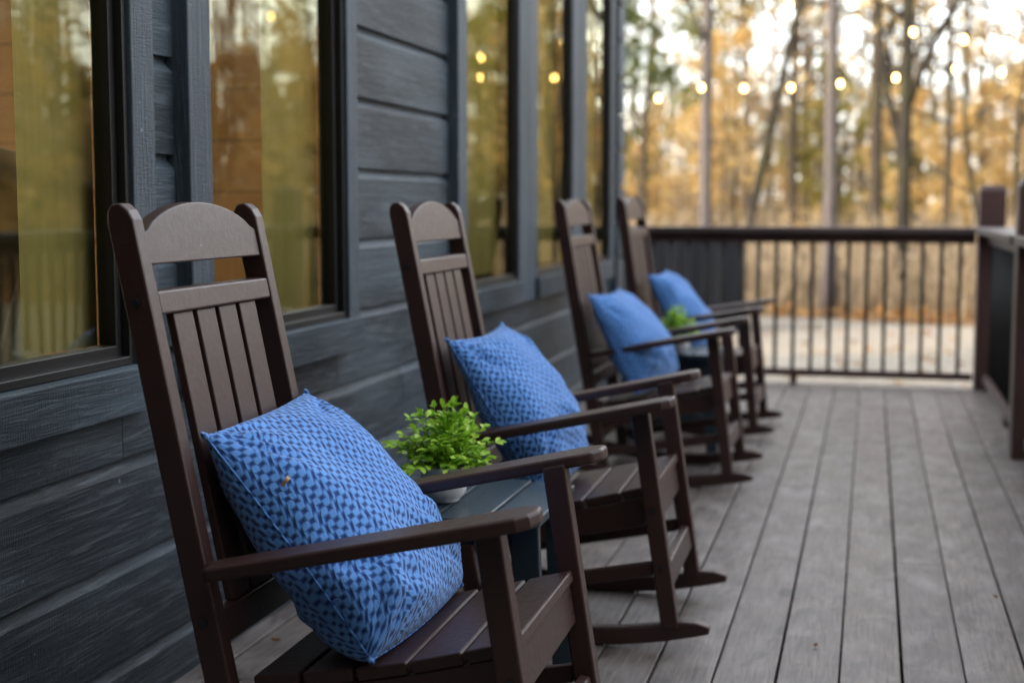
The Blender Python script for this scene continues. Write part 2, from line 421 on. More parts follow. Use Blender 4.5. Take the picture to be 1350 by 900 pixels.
# ------------------------------------------------------------------ house
XF = -1.495                       # face of trim boards
XS = -1.535                       # face of siding boards
WINS = [(.55, 2.700), (3.076, 3.957), (5.245, 6.057), (6.42, 7.20), (7.578, 8.30)]
WZ0, WZ1 = .763, 2.55
HY0, HY1 = -7.0, 8.70
def house():
    H = empty('timber_house', (XF, 3.0, 0), 0, 'dark blue grey timber house with horizontal boards and tall bronze framed windows', 'house')
    off = Vector((XF, 3.0, 0))
    def fin(mb, name, mat, parent=H, **kw):
        mb.v = [(v[0] - off.x, v[1] - off.y, v[2] - off.z) for v in mb.v]
        return mb.build(name, mat, parent, **kw)
    # siding courses with a bevelled upper edge and a shadow gap under each board
    b = MB(); pitch = .2165; zz = -.10 + .127 - .127 + .01
    z = .127 - pitch * 1; edges = []
    while z < 3.75: edges.append(z); z += pitch
    def course(y0, y1, za, zb, full_bottom=True, full_top=True):
        # za bottom edge, zb top edge (under the board above)
        prof = [(XS, za), (XS, zb - .034), (XS - .003, zb - .030), (XS - .019, zb - .013), (XS - .021, zb), (XS - .05, zb), (XS - .05, za)]
        if not full_top: prof = [(XS, za), (XS, zb), (XS - .05, zb), (XS - .05, za)]
        b.prism_y(prof, y0, y1)
    rr = random.Random(11)
    spans_all = [(HY0, WINS[0][0] - .02)] + [(WINS[i][1] + .0, WINS[i + 1][0] - .0) for i in range(4)] + [(WINS[4][1], HY1 - .20)]
    for e0, e1 in zip(edges[:-1], edges[1:]):
        e0 = max(e0, .012)
        if e1 < WZ0 - .04 or e0 > WZ1:
            ys = [HY0, rr.uniform(-2, 1.4), rr.uniform(3.95, 5.0), HY1 - .20]
            for a, c in zip(ys[:-1], ys[1:]): course(a + .0015, c - .0015, e0, e1)
        else:
            for a, c in spans_all: course(a, c, e0, e1)
            for (a, c) in WINS:
                if e0 < WZ0 - .04: course(a + .002, c - .002, e0, WZ0 - .04, full_top=False)
                if e1 > WZ1: course(a + .002, c - .002, max(e0, WZ1 + .001), e1)
    fin(b, 'siding', M['siding'])
    # upright trim boards
    zt = 3.6
    ups = [(.43, .545, .66), (2.704, 2.800, .662), (2.960, 3.073, .662), (3.961, 4.049, .662), (5.120, 5.241, .662),
           (6.061, 6.236, .662), (6.242, 6.416, .662), (7.204, 7.390, .662), (7.396, 7.574, .662), (8.304, 8.44, .662)]
    for (a, c, zb) in ups:
        t = MB(); t.box(XS - .02, XF, a, c, zb, zt); fin(t, 'trim_board', M['trim_v'], bevel=.003)
    # corner: stepped butt ends of boards
    t = MB()
    for e0, e1 in zip(edges[:-1], edges[1:]):
        t.box(-1.70, XF + .012, HY1 - .20, HY1 + .02, max(e0, .012), e1 - .016); t.box(-1.70, XF - .02, HY1 - .195, HY1 + .01, e1 - .016, e1)
    fin(t, 'corner_board', M['trim_v'], bevel=.004)
    # windows
    for i, (y0, y1) in enumerate(WINS):
        f = MB(); w, s = ((.024, .014), (.016, .010))[i > 1]
        xo, xi, xg = ((XF - .010, XF - .028, XF - .046), (XF - .006, XF - .018, XF - .029))[i > 1]
        for (d0, d1, xa, xb) in ((0, s, xg - .03, xo), (s + .001, s + w, xg - .02, xi)):
            f.box(xa, xb, y0 + d0, y0 + d1, WZ0 + d0, WZ1 - d0)
            f.box(xa, xb, y1 - d1, y1 - d0, WZ0 + d0, WZ1 - d0)
            f.box(xa, xb + .001, y0 + d1, y1 - d1, WZ0 + d0, WZ0 + d1 + .004)
            f.box(xa, xb + .001, y0 + d1, y1 - d1, WZ1 - d1, WZ1 - d0)
        fo = fin(f, 'window', M['bronze'], bevel=.002)
        p = MB(); ya_, yb_, za_, zb_ = y0 + s + w - .002, y1 - s - w + .002, WZ0 + s + w, WZ1 - s - w + .002
        p.add([(xg, ya_, za_), (xg, yb_, za_), (xg, yb_, zb_), (xg, ya_, zb_)], [(0, 1, 2, 3)])
        fin(p, 'pane', M['glass'], fo, fast=True)
        sb = MB(); sb.box(XS - .01, XF + .022, y0 - (.05 if i else .06), y1 + (.082 if i < 2 else .002), WZ0 - .098, WZ0 - .001)
        fin(sb, 'sill_board', M['trim_h'], fo, bevel=.004)
    # inner lining, rear and end walls, roof
    t = MB()
    t.box(-1.63, -1.60, HY0, WINS[0][0] - .04, 0, 2.6)
    for i in range(4): t.box(-1.63, -1.60, WINS[i][1] + .152, max(WINS[i][1] + .16, WINS[i + 1][0] - .152), 0, 2.6)
    t.box(-1.63, -1.60, WINS[4][1] + .03, HY1 - .10, 0, 2.6)
    for (a, c) in WINS: t.box(-1.63, -1.60, a - .15, c + .15, 0, WZ0 - .05)
    t.box(-8.4, -8.36, HY0 + .1, 2.2, 0, 2.6); t.box(-8.4, -8.36, 4.9, HY1 - .2, 0, 2.6); t.box(-8.35, -1.64, HY1 - .2, HY1 - .16, 0, 2.6)  # rear lining broken by an added opening that lights the interior
    fin(t, 'inner_wall', M['interior_white'])
    t = MB(); t.box(-8.3, -1.70, 4.95, 5.05, .0, 2.58); fin(t, 'partition', M['pine_panel'])
    t = MB(); t.box(-8.4, -1.60, HY0 + .1, HY1 - .2, -.05, -.001); fin(t, 'interior_floor', M['floor_in'])
    t = MB(); t.box(-8.4, -1.60, HY0 + .1, HY1 - .2, 2.60, 2.64); fin(t, 'interior_ceiling', M['interior_white'])
    t = MB(); t.box(-8.6, -8.45, HY0, HY1 - .01, 2.6, 3.6); t.box(-8.6, -8.45, HY0, HY1 - .01, GZ, .1); t.box(-8.6, -8.45, HY0 + .001, 2.1, .1, 2.6); t.box(-8.6, -8.45, 4.9, HY1 - .011, .1, 2.6); t.box(-8.4, -1.66, HY0 - .02, HY0 + .08, GZ, 3.6); t.box(-8.4, -1.71, HY1 - .14, HY1 - .01, GZ, 3.6)  # outer rear wall has the same unseen gap, added for daylight
    fin(t, 'outer_wall', M['siding'])
    t = MB(); t.prism_y([(-1.42, 3.62), (-5.1, 4.9), (-8.8, 3.62), (-8.8, 3.74), (-5.1, 5.05), (-1.42, 3.74)], HY0 - .3, HY1 + .10)
    fin(t, 'roof', M['roof'])
    t = MB(); t.box(-1.62, -1.54, HY0, HY1 - .2, GZ, .010); fin(t, 'plinth', M['trim_h'])
house()
# curtains inside the windows (each hangs on its own)
def curtain(y0, y1, label, valance=None):
    vs, fs = [], []; n = int((y1 - y0) / .02); zs = (.80, 1.6, 2.52)
    for i in range(n + 1):
        y = y0 + (y1 - y0) * i / n
        for z in zs: vs.append((-1.592 + .003 * math.sin(y * 24) + .0015 * math.sin(y * 61), y, z))
    for i in range(n):
        for k in range(2): a = i * 3 + k; fs.append((a, a + 3, a + 4, a + 1))
    o = mesh_obj('curtain', vs, fs, M['curtain'], smooth=True, fast=True)
    tag(o, label, 'curtain')
curtain(2.425, 2.698, 'flat olive yellow curtain panel behind the nearest window, beside the first rocking chair')
curtain(3.575, 3.955, 'flat olive yellow curtain panel behind the second window, past the first rocking chair')
curtain(5.25, 6.055, 'olive yellow curtain behind the third window, beside the second rocking chair')
curtain(6.425, 7.198, 'olive yellow curtain behind the fourth window, left of the third chair')
curtain(7.583, 8.298, 'olive yellow curtain behind the last window by the house corner')
def armchair():
    t = empty('armchair', (-2.17, 2.88, 0), 0, 'grey shell armchair inside the house behind the nearest window', 'armchair')
    vs, fs = [], []; n, m = 20, 12
    for i in range(n + 1):
        a = math.radians(-15 + 210 * i / n)
        for k in range(m + 1):
            q = k / m; r = .16 + .14 * q ** .5; top = .40 + .48 * math.sin(math.pi * i / n) ** .7
            vs.append((r * math.cos(a), r * math.sin(a), .38 + (top - .0) * q ** 1.6 * .98))
    for i in range(n):
        for k in range(m): a = i * (m + 1) + k; fs.append((a, a + m + 1, a + m + 2, a + 1))
    o = mesh_obj('shell', vs, fs, M['armchair'], t, smooth=True)
    s = o.modifiers.new('thickness', 'SOLIDIFY'); s.thickness = .018
    b = MB(); b.lathe([(0, .36), (.17, .36), (.2, .40), (.17, .44), (0, .45)], 24); b.build('seat', M['armchair'], t, smooth=True)
    for sx in (-1, 1):
        for sy in (-1, 1):
            l = MB(); l.tube([(sx * .1, sy * .1, .37), (sx * .2, sy * .2, 0)], [.016, .011], 8); l.build('leg', M['wire'], t)
armchair()

# ------------------------------------------------------------------ railings
def railing_far():
    t = empty('deck_railing', (0, 8.83, 0), 0, 'brown railing with thin black balusters across the far end of the deck', 'railing')
    def b(name, mat, x0, x1, y0, y1, z0, z1, bv=.004):
        m = MB(); m.box(x0, x1, y0 - 8.83, y1 - 8.83, z0, z1); return m.build(name, mat, t, bevel=bv)
    b('cap_rail', M['cap'], -1.46, .597, 8.75, 8.90, .922, .958)
    b('top_rail', M['rail'], -1.46, .597, 8.80, 8.86, .862, .921)
    b('bottom_rail', M['rail'], -1.46, .597, 8.80, 8.86, .050, .092)
    b('support_block', M['rail'], -.465, -.425, 8.805, 8.855, 0.003, .049)
    x = .515
    while x > -1.42:
        m = MB(); m.tube([(x, 0, .09), (x, 0, .865)], .0125, 10); m.build('baluster', M['baluster'], t, smooth=True); x -= .1075
railing_far()
def post(x, y, label, h=1.205):
    m = MB(); w = .075
    m.box(x - w, x + w, y - w, y + w, 0.002, h - .03)
    k = len(m.v); m.add([(x + sx * w, y + sy * w, h - .0299) for sx, sy in ((-1, -1), (1, -1), (1, 1), (-1, 1))] + [(x + sx * (w - .02), y + sy * (w - .02), h) for sx, sy in ((-1, -1), (1, -1), (1, 1), (-1, 1))],
                        [(4, 5, 6, 7), (0, 1, 5, 4), (1, 2, 6, 5), (2, 3, 7, 6), (3, 0, 4, 7)])
    m.v = [(v[0] - x, v[1] - y, v[2]) for v in m.v]
    o = m.build('railing_post', M['rail'], bevel=.004); o.location = (x, y, 0); tag(o, label, 'post')
post(.683, 8.83, 'square brown railing post at the far corner of the deck')
post(.680, 6.47, 'square brown railing post cut by the right edge of the photo')
post(.690, 4.05, 'square brown railing post beside the second rocking chair, outside the photo')
post(.690, 1.60, 'square brown railing post nearest the camera, outside the photo')
def railing_side(ya, yb, label):
    yc = (ya + yb) / 2
    t = empty('deck_railing', (.69, yc, 0), 0, label, 'railing')
    def b(name, mat, x0, x1, z0, z1, bv=.004, e=0.):
        m = MB(); m.box(x0 - .69, x1 - .69, ya - yc - e, yb - yc + e, z0, z1); return m.build(name, mat, t, bevel=bv)
    b('cap_rail', M['cap'], .602, .614, .922, .962) if False else None
    m = MB(); m.box(.585 - .69, .795 - .69, ya - yc, yb - yc, .925, .963); m.build('cap_rail', M['cap'], t, bevel=.004)
    b('top_rail', M['rail'], .66, .72, .865, .924); b('bottom_rail', M['rail'], .65, .715, .055, .098)
    m = MB(); m.box(.655 - .69, .705 - .69, -.3, -.25, .003, .054); m.build('support_block', M['rail'], t)
    n = int((yb - ya) / .1075)
    for i in range(n):
        y = ya + (i + .5) * (yb - ya) / n - yc
        m = MB(); m.tube([(0, y, .09), (0, y, .87)], .0125, 10); m.build('baluster', M['baluster'], t, smooth=True)
railing_side(6.547, 8.753, 'railing along the right side of the deck between the two visible posts')
railing_side(4.127, 6.393, 'railing along the right side of the deck in front of the cut off post')
railing_side(1.677, 3.973, 'railing along the right side of the deck beside the nearest chairs')

# ------------------------------------------------------------------ rocking chairs
TL = .2                                            # lean of the back (run over rise)
def uf(z): return -.775 + TL * (1.10 - z)          # front edge of the back posts at height z
def make_chair():
    t = empty('rocking_chair')
    def P(name, mb, parent=t, bevel=.004, **kw): return mb.build(name, M['chair'], parent, bevel=bevel, **kw)
    D = .047
    for s in (-1, 1):
        ya, yb = sorted((s * .225, s * .261))
        m = MB(); zt = 1.075
        prof = [(uf(.055), .055), (uf(zt), zt), (uf(1.09) - .006, 1.091), (uf(1.10) - .018, 1.102), (uf(1.10) - .034, 1.100), (uf(1.09) - .044, 1.088), (uf(zt) - D, zt - .006), (uf(.055) - D, .055)]
        m.prism_y(prof, ya, yb); po = P('back_post', m)
        for z in (.941, .414, .12):
            q = MB(); q.disc_y(uf(z) - .024, s * .261 - .002 + (0 if s > 0 else 0.), z, .0065, s * .0035)
            q.build('bolt', M['steel'], po)
    for s in (-1, 1):
        ya, yb = sorted((s * .231, s * .272))
        m = MB(); zb, zt = .058, .604
        a = lambda z: -.118 - .152 * (z - .06)
        m.prism_y([(a(zb), zb), (a(zt), zt - .004), (a(zt) + .043, zt + .006), (a(zb) + .043, zb)], ya, yb); fo = P('front_leg', m)
        for z in (.355, .215):
            q = MB(); q.disc_y(a(z) + .022, s * .272 - .002, z, .006, s * .0035); q.build('bolt', M['steel'], fo)
    # arms: outline (s along arm, y) then tilted
    su, sz = math.cos(math.radians(12.4)), math.sin(math.radians(12.4))
    for s in (-1, 1):
        out = [(0, .237), (.25, .236), (.535, .236), (.562, .242), (.580, .262), (.583, .300), (.572, .322), (.552, .334), (.50, .337), (.30, .330), (.10, .318), (.022, .312), (.012, .300), (.012, .262), (0, .262)]
        m = MB()
        f = lambda q, y, h: (-.658 + q * su - h * sz, s * y, .513 + q * sz + h * su)
        m.prism(out, lambda q, y: f(q, y, -.0235), lambda q, y: f(q, y, 0)); P('armrest', m, bevel=.007, seg=3)
    # seat
    def st(u):   # height of the scooped seat along u
        q = (u + .15) / -.46
        return .408 + .20 * (u + .15) - .012 * math.sin(math.pi * min(1, max(0, q)))
    edges = [-.143, -.232, -.325, -.418, -.511, -.598]
    for i in range(5):
        a, c = edges[i] , edges[i + 1] + .006
        th = .022
        za, zc = st(a), st(c); d = Vector((c - a, 0, zc - za)).normalized(); nx, nz = d.z, -d.x
        m = MB(); m.prism_y([(a, za), (c, zc), (c - nx * th * -1 * -1, zc - abs(nz) * th), (a - nx * th, za - abs(nz) * th)], -.228, .228)
        P('seat_slat', m, bevel=.004)
    for s in (-1, 1):
        m = MB(); us = [-.165, -.25, -.34, -.43, -.52, -.61]
        top = [(u, st(u) - .0235) for u in us]; bot = [(u, .306 + .215 * (u + .15)) for u in us]
        m.prism_y(top + bot[::-1], *sorted((s * .190, s * .226))); P('seat_rail', m)
    m = MB(); m.prism_y([(-.146, .388), (-.166, .385), (-.153, .308), (-.133, .308)], -.2295, .2295); ap = P('front_apron', m)
    for y in (-.212, .212):
        for z in (.332, .365):
            q = MB(); xx = -.133 - .1625 * (z - .308)
            q.lathe([(0, .0), (.0042, .0), (.0042, .002), (0, .002)], 10); q.v = [(xx + v[2] - .001, y + v[0], z + v[1]) for v in q.v]
            q.build('screw', M['steel'], ap)
    # stretchers
    for s in (-1, 1):
        m = MB(); m.prism_y([(-.140, .222), (-.140, .186), (uf(.10), .100), (uf(.13), .136)], *sorted((s * .238, s * .258))); P('stretcher', m)
    m = MB(); m.prism_y([(-.106, .205), (-.128, .208), (-.118, .148), (-.096, .146)], -.230, .230); P('stretcher', m)
    m = MB(); m.prism_y([(uf(.22) - .01, .22), (uf(.22) - .034, .22), (uf(.16) - .034, .16), (uf(.16) - .01, .16)], -.2245, .2245); P('stretcher', m)
    # rockers
    Rr = 1.36; uc = -.36
    for s in (-1, 1):
        m = MB(); lo, hi = [], []
        n = 26
        for i in range(n + 1):
            u = -.905 + .905 * i / n
            z = Rr - math.sqrt(Rr * Rr - (u - uc) ** 2)
            th = .046
            if u > -.05: th = .046 - .026 * ((u + .05) / .05)
            if u < -.85: th = .046 - .026 * ((-.85 - u) / .055)
            lo.append((u, z + .0015)); hi.append((u, z + th))
        m.prism_y(lo + hi[::-1], *sorted((s * .233, s * .268))); P('rocker', m, bevel=.005)
    # back
    def back_plate(prof_yz, d0, d1):
        m = MB(); m.prism(prof_yz, lambda y, z: (uf(z) - d0, y, z), lambda y, z: (uf(z) - d1, y, z)); return m
    arch = [(-.2245, 1.000), (.2245, 1.000), (.2245, 1.052)]
    n = 18
    for i in range(n + 1):
        y = .205 - .41 * i / n; arch.append((y, 1.058 + .046 * (1 - (y / .205) ** 2) ** .8))
    arch.append((-.2245, 1.052))
    P('crest_rail', back_plate(arch, .006, .032), bevel=.003)
    P('upper_rail', back_plate([(-.2245, .918), (.2245, .918), (.2245, .957), (-.2245, .957)], .002, .034), bevel=.004)
    P('lower_rail', back_plate([(-.2245, .372), (.2245, .372), (.2245, .425), (-.2245, .425)], .004, .034), bevel=.004)
    w, g = .0725, .0155
    for i in range(4):
        y0 = -(4 * w + 3 * g) / 2 + i * (w + g)
        P('back_slat', back_plate([(y0, .4255), (y0 + w, .4255), (y0 + w, .9175), (y0, .9175)], .011, .027), bevel=.003)
    return t
CH = [(-.395, 2.360, .5, -.2, 'dark brown slatted rocking chair nearest the camera, cut off by the bottom of the photo'),
      (-.364, 3.678, .8, .1, 'dark brown slatted rocking chair directly behind the first leafy plant and table'),
      (-.383, 5.712, -.2, 1.6, 'third dark brown rocking chair from the camera, with a plain looking blue pillow'),
      (-.348, 6.960, -1., 3.0, 'farthest dark brown rocking chair, nearest the house corner and the far railing')]
proto = make_chair()
for i, (x, y, yaw_, roll, lab) in enumerate(CH):
    o = proto if i == 0 else copy_tree(proto)
    yaw_, roll = math.radians(yaw_), math.radians(roll); piv = Vector((-.36, 0, 1.36))
    o.location = Vector((x, y, 0)) + Matrix.Rotation(yaw_, 3, 'Z') @ (piv - Matrix.Rotation(roll, 3, 'Y') @ piv); o.rotation_euler = (0, roll, yaw_); o['label'] = lab; o['category'] = 'rocking chair'; o['group'] = 'rocking chairs in a row along the house wall'

# ------------------------------------------------------------------ pillows
def pillow(tl, tr, bl, br, seed, label, front=.10, back=.055, with_tag=False, wr=1., dip=.035):
    tl, tr, bl, br = map(Vector, (tl, tr, bl, br)); c = (tl + tr + bl + br) / 4
    n0 = ((tr + br) / 2 - (tl + bl) / 2).cross((tl + tr) / 2 - (bl + br) / 2).normalized()
    if n0.x < 0: n0 = -n0
    root = empty('throw_pillow', tuple(c), 0, label, 'pillow', 'blue woven pillows on the rocking chairs')
    N = 56; vs, fs, uvs = [], [], []
    def pt(s, t, side):
        e = (1 - s * s) * (1 - t * t)
        pt_ = dip if t > 0 else -.045
        s2 = s * (1 - .045 * (1 - t ** 2) * abs(s) ** 2); t2 = t * (1 - pt_ * (1 - s ** 2) * abs(t) ** 2)
        a, b_ = (s2 + 1) / 2, (t2 + 1) / 2
        q = (bl * (1 - a) + br * a) * (1 - b_) + (tl * (1 - a) + tr * a) * b_
        belly = max(0, e) ** .42 * (1 - .27 * t)
        h = belly * (front if side > 0 else -back)
        # soft folds: pulled from the corners and sagging across the lower third
        f1 = noise.noise((s * 1.5 + seed, t * 1.5, side * 3.)) * .022
        r1 = math.hypot(s - 1, t + 1); r2 = math.hypot(s + 1, t + 1); r3 = math.hypot(s + 1, t - 1); r4 = math.hypot(s - 1, t - 1)
        f2 = 0
        for rr_, ang in ((r1, math.atan2(t + 1, s - 1)), (r2, math.atan2(t + 1, s + 1)), (r3, math.atan2(t - 1, s + 1)), (r4, math.atan2(t - 1, s - 1))):
            f2 += math.exp(-(rr_ / .55) ** 2) * noise.noise((ang * 5 + seed * 3, rr_ * .8, seed)) * .036
        f3 = .020 * noise.noise((s * 2.2 + seed, (t + .35 * s) * 5.5, 4.)) * math.exp(-((t + .55) / .4) ** 2)
        h += (f1 + (f2 + f3) * wr) * min(1, e * 5) * (1 if side > 0 else .6)
        return q + n0 * h - c
    idx = {}
    for side in (1, -1):
        for j in range(N + 1):
            for i in range(N + 1):
                s = i / N * 2 - 1; t = j / N * 2 - 1
                s = math.sin(s * math.pi / 2) * .5 + s * .5; t = math.sin(t * math.pi / 2) * .5 + t * .5
                edge = i in (0, N) or j in (0, N)
                if edge and side < 0: idx[(side, i, j)] = idx[(1, i, j)]; continue
                idx[(side, i, j)] = len(vs); vs.append(pt(s, t, side)); uvs.append([0, 0])
        for j in range(N):
            for i in range(N):
                q = [idx[(side, i, j)], idx[(side, i + 1, j)], idx[(side, i + 1, j + 1)], idx[(side, i, j + 1)]]
                fs.append(tuple(q if side > 0 else q[::-1]))
    for side in (1, -1):
        for j in range(N + 1):
            for ax in (0, 1):
                row = [idx[(side, i, j)] if ax == 0 else idx[(side, j, i)] for i in range(N + 1)]; L = [0.]
                for a, b_ in zip(row[:-1], row[1:]): L.append(L[-1] + (vs[b_] - vs[a]).length)
                for i, q in enumerate(row):
                    if side < 0 and (i in (0, N) or j in (0, N)): continue
                    uvs[q][ax] = .5 + (L[i] - L[N // 2]) / .50
    o = mesh_obj('cover', vs, fs, M['weave'], root, smooth=True, fast=True)
    uvl = o.data.uv_layers.new(name='UVMap')
    for l in o.data.loops: uvl.data[l.index].uv = uvs[l.vertex_index]
    # seam piping around the edge
    loop = [pt(math.sin(q * math.pi / 2) * .5 + q * .5, -1, 1) for q in [k / 14 - 1 for k in range(29)]]
    loop += [pt(1, q, 1) for q in [k / 14 - 1 for k in range(1, 29)]] + [pt(-q, 1, 1) for q in [k / 14 - 1 for k in range(1, 29)]] + [pt(-1, -q, 1) for q in [k / 14 - 1 for k in range(1, 29)]]
    pm = MB(); pm.tube([tuple(p) for p in loop], .0018, 8)
    so = pm.build('seam', M['weave'], root, smooth=True)
    uv2 = so.data.uv_layers.new(name='UVMap')
    for l in so.data.loops:
        v = so.data.vertices[l.vertex_index].co; uv2.data[l.index].uv = (v.y * 2.2, v.z * 2.2)
    # little gathered ears at the corners
    for sgn in ((-1, 1), (1, 1), (-1, -1), (1, -1)):
        p = pt(sgn[0], sgn[1], 1); d = (p).normalized()
        e = MB(); e.tube([tuple(p - d * .012), tuple(p + d * .004), tuple(p + d * .009 + Vector((0, 0, .002)))], [.006, .0055, .002], 8)
        eo = e.build('corner', M['weave'], root, smooth=True)
        u3 = eo.data.uv_layers.new(name='UVMap')
        for l in eo.data.loops:
            v = eo.data.vertices[l.vertex_index].co; u3.data[l.index].uv = (v.y * 2.2, v.z * 2.2)
    if with_tag:
        s, t = -.93, .36
        p = pt(s, t, 1); q = pt(s + .1, t + .03, 1); d = (q - p).normalized(); nn = (n0 * .4 + Vector((0, -1, 0)) * .3).normalized(); w = d.cross(nn).normalized()
        L, W = .018, .0035
        vs2 = []
        for k in range(6):
            f = k / 5; bend = .008 * math.sin(f * math.pi * .9)
            for sg in (-1, 1): vs2.append(p + d * (L * f) + nn * (.004 + bend) + w * (W * sg))
        fs2 = [(2 * k, 2 * k + 1, 2 * k + 3, 2 * k + 2) for k in range(5)]
        to = mesh_obj('sewn_tag', vs2, fs2, M['label_tan'], root); md = to.modifiers.new('thick', 'SOLIDIFY'); md.thickness = .0016
    return root
pillow((-1.075, 2.160, .712), (-1.085, 2.625, .724), (-.772, 2.125, .362), (-.755, 2.585, .368), 1.3, 'blue woven pillow with a small tan tag, on the nearest rocking chair', .112, .125, True)
pillow((-1.040, 3.455, .752), (-1.010, 3.890, .758), (-.800, 3.440, .372), (-.775, 3.860, .376), 4.7, 'blue woven pillow behind the first potted plant, on the second rocking chair', .115, .075, dip=.08)
pillow((-1.050, 5.370, .748), (-1.020, 5.870, .742), (-.865, 5.390, .374), (-.790, 5.880, .372), 8.1, 'soft blue pillow on the third rocking chair, its top edge dipped in the middle', .125, .06, dip=.07)
pillow((-1.020, 6.690, .760), (-.995, 7.130, .762), (-.825, 6.700, .374), (-.775, 7.140, .372), 12.9, 'blue pillow on the farthest rocking chair, in front of the black slatted screen', .12, .06, dip=.05)

# ------------------------------------------------------------------ side tables and plants
def make_table():
    t = empty('side_table')
    # top: slats along Y, curved ends, X from -.22 to .22
    edges = [-.225, -.113, -.003, .107, .218]; H = .45
    def half(x): return .225 * (1 - (abs(x) / .34) ** 2.4) ** .5
    for a, c in zip(edges[:-1], edges[1:]):
        c -= .006; out = []
        for k in range(7): x = a + (c - a) * k / 6; out.append((x, half(x)))
        for k in range(7): x = c + (a - c) * k / 6; out.append((x, -half(x)))
        m = MB(); m.prism(out, lambda x, y: (x, y, H - .020), lambda x, y: (x, y, H)); m.build('top_slat', M['table'], t, bevel=.004)
    for s in (-1, 1):
        m = MB(); m.box(-.19, .19, s * .13 - .012, s * .13 + .012, H - .075, H - .0205); m.build('apron', M['table'], t, bevel=.003)
        for q in (-1, 1):
            l = MB(); l.prism_y([(q * .175 - .03, H - .0215), (q * .175 + .03, H - .0215), (q * .195 + .026, 0.002), (q * .195 - .026, 0.002)], *sorted((s * .143, s * .166))); l.build('leg', M['table'], t, bevel=.003)
    m = MB(); m.box(-.17, .17, -.012, .012, .12, .16); m.build('stretcher', M['table'], t)
    m = MB(); m.box(-.195, -.171, -.142, .142, .115, .165); m.build('stretcher', M['table'], t)
    m = MB(); m.box(.171, .195, -.142, .142, .115, .165); m.build('stretcher', M['table'], t)
    return t
tb = make_table(); tb.location = (-.865, 3.005, 0); tag(tb, 'dark slate slatted side table between the first two rocking chairs', 'side table', 'slate side tables between the rocking chairs')
tb2 = copy_tree(tb); tb2.location = (-.85, 6.33, 0); tb2['label'] = 'dark slate side table between the third and the farthest rocking chair'

def potted_plant(loc, seed, label, nst=96, spread=1.):
    t = empty('potted_plant', loc, seed, label, 'plant', 'leafy plants in white pots on the side tables')
    m = MB(); m.lathe([(0, .001), (.029, .001), (.033, .004), (.034, .008), (.036, .010), (.045, .020), (.050, .034), (.0515, .050), (.0515, .070), (.054, .074), (.054, .081), (.051, .082), (.047, .079), (.047, .062), (0, .060)], 40)
    m.build('pot', M['pot'], t, smooth=True)
    m = MB(); m.lathe([(0, .068), (.03, .0675), (.0455, .065)], 24); m.build('soil', M['soil'], t, smooth=True)
    rr = random.Random(seed * 100); S = MB(); lv, lf = [], []
    def leaf(p, d, up, L, W):
        d = d.normalized(); side = d.cross(up)
        if side.length < .05: side = d.cross(Vector((1, 0, 0)))
        side.normalize(); n = side.cross(d)
        k = len(lv)
        prof = [(0, .10), (.25, .62), (.55, 1.0), (.82, .85), (1., .28)]
        for a, w in prof:
            bend = -.25 * a * a * L
            for sg in (-1, 0, 1):
                lv.append(p + d * (a * L) + side * (sg * w * W / 2) + n * (bend + (abs(sg) * .18 * w * W)))
        for i in range(len(prof) - 1):
            for j in range(2): q = k + i * 3 + j; lf.append((q, q + 1, q + 4, q + 3))
    for i in range(nst):
        a = rr.uniform(0, 2 * math.pi); el = math.radians(rr.choice([rr.uniform(14, 38), rr.uniform(22, 52), rr.uniform(30, 70), rr.uniform(55, 90)]))
        L = rr.uniform(.075, .125) * spread * (.85 + .25 * math.sin(el))
        b0 = Vector((rr.uniform(-.03, .03), rr.uniform(-.03, .03), .066))
        d = Vector((math.cos(a) * math.cos(el), math.sin(a) * math.cos(el), math.sin(el)))
        pts = []
        for k in range(7):
            f = k / 6
            p = b0 + d * (L * f) + Vector((0, 0, .018 * math.sin(f * 2) - .022 * math.cos(el) * f * f))
            p.x += .004 * noise.noise((i, f * 3, 1)); p.y += .004 * noise.noise((i, f * 3, 9)); pts.append(p)
        S.tube([tuple(p) for p in pts], [.0013 - .0007 * k / 6 for k in range(7)], 5)
        for k in range(2, 7):
            for sg in ((-1, 1, 0) if k == 6 else (-1, 1)):
                dd = (pts[k] - pts[k - 1]).normalized(); sd = dd.cross(Vector((rr.uniform(-.3, .3), rr.uniform(-.3, .3), 1))).normalized()
                dirn = dd * (.55 if sg else 1.) + sd * sg * .9 + Vector((0, 0, rr.uniform(-.15, .45)))
                leaf(pts[k], dirn, Vector((rr.uniform(-.5, .5), rr.uniform(-.5, .5), 1)), rr.uniform(.015, .025), rr.uniform(.010, .0155))
    S.build('stems', M['stem'], t, smooth=True)
    mesh_obj('leaves', lv, lf, M['plant'], t, smooth=True, fast=True)
potted_plant((-.893, 2.938, .4515), 3, 'bushy bright green plant in a white bowl on the nearer side table', 110, .96)
potted_plant((-.805, 6.14, .4515), 5, 'small blurred green plant in a white pot on the farther side table', 70, .9)

# ------------------------------------------------------------------ black slatted screen beyond the railing
def screen():
    t = empty('slatted_screen', (-2.55, 17.2, GZ), 0, 'black slatted enclosure standing on the gravel beyond the railing, behind the farthest chair', 'screen')
    for k in range(11):
        x = -1.02 + k * .19
        m = MB(); m.box(x, x + .178, -.012, .012, .05, 1.10); m.build('slat', M['screen'] if k % 3 else M['screen_dark'], t)
    m = MB(); m.box(-1.0, 1.0, .052, .07, .05, 1.09); m.build('back_panel', M['screen'], t)
    for z in (.2, .9):
        m = MB(); m.box(-1.02, 1.04, .013, .05, z, z + .07); m.build('rail', M['screen'], t)
    for x in (-1.0, .99):
        m = MB(); m.box(x - .05, x + .03, .013, .9, 0, 1.10); m.build('side_panel', M['screen'], t)
screen()

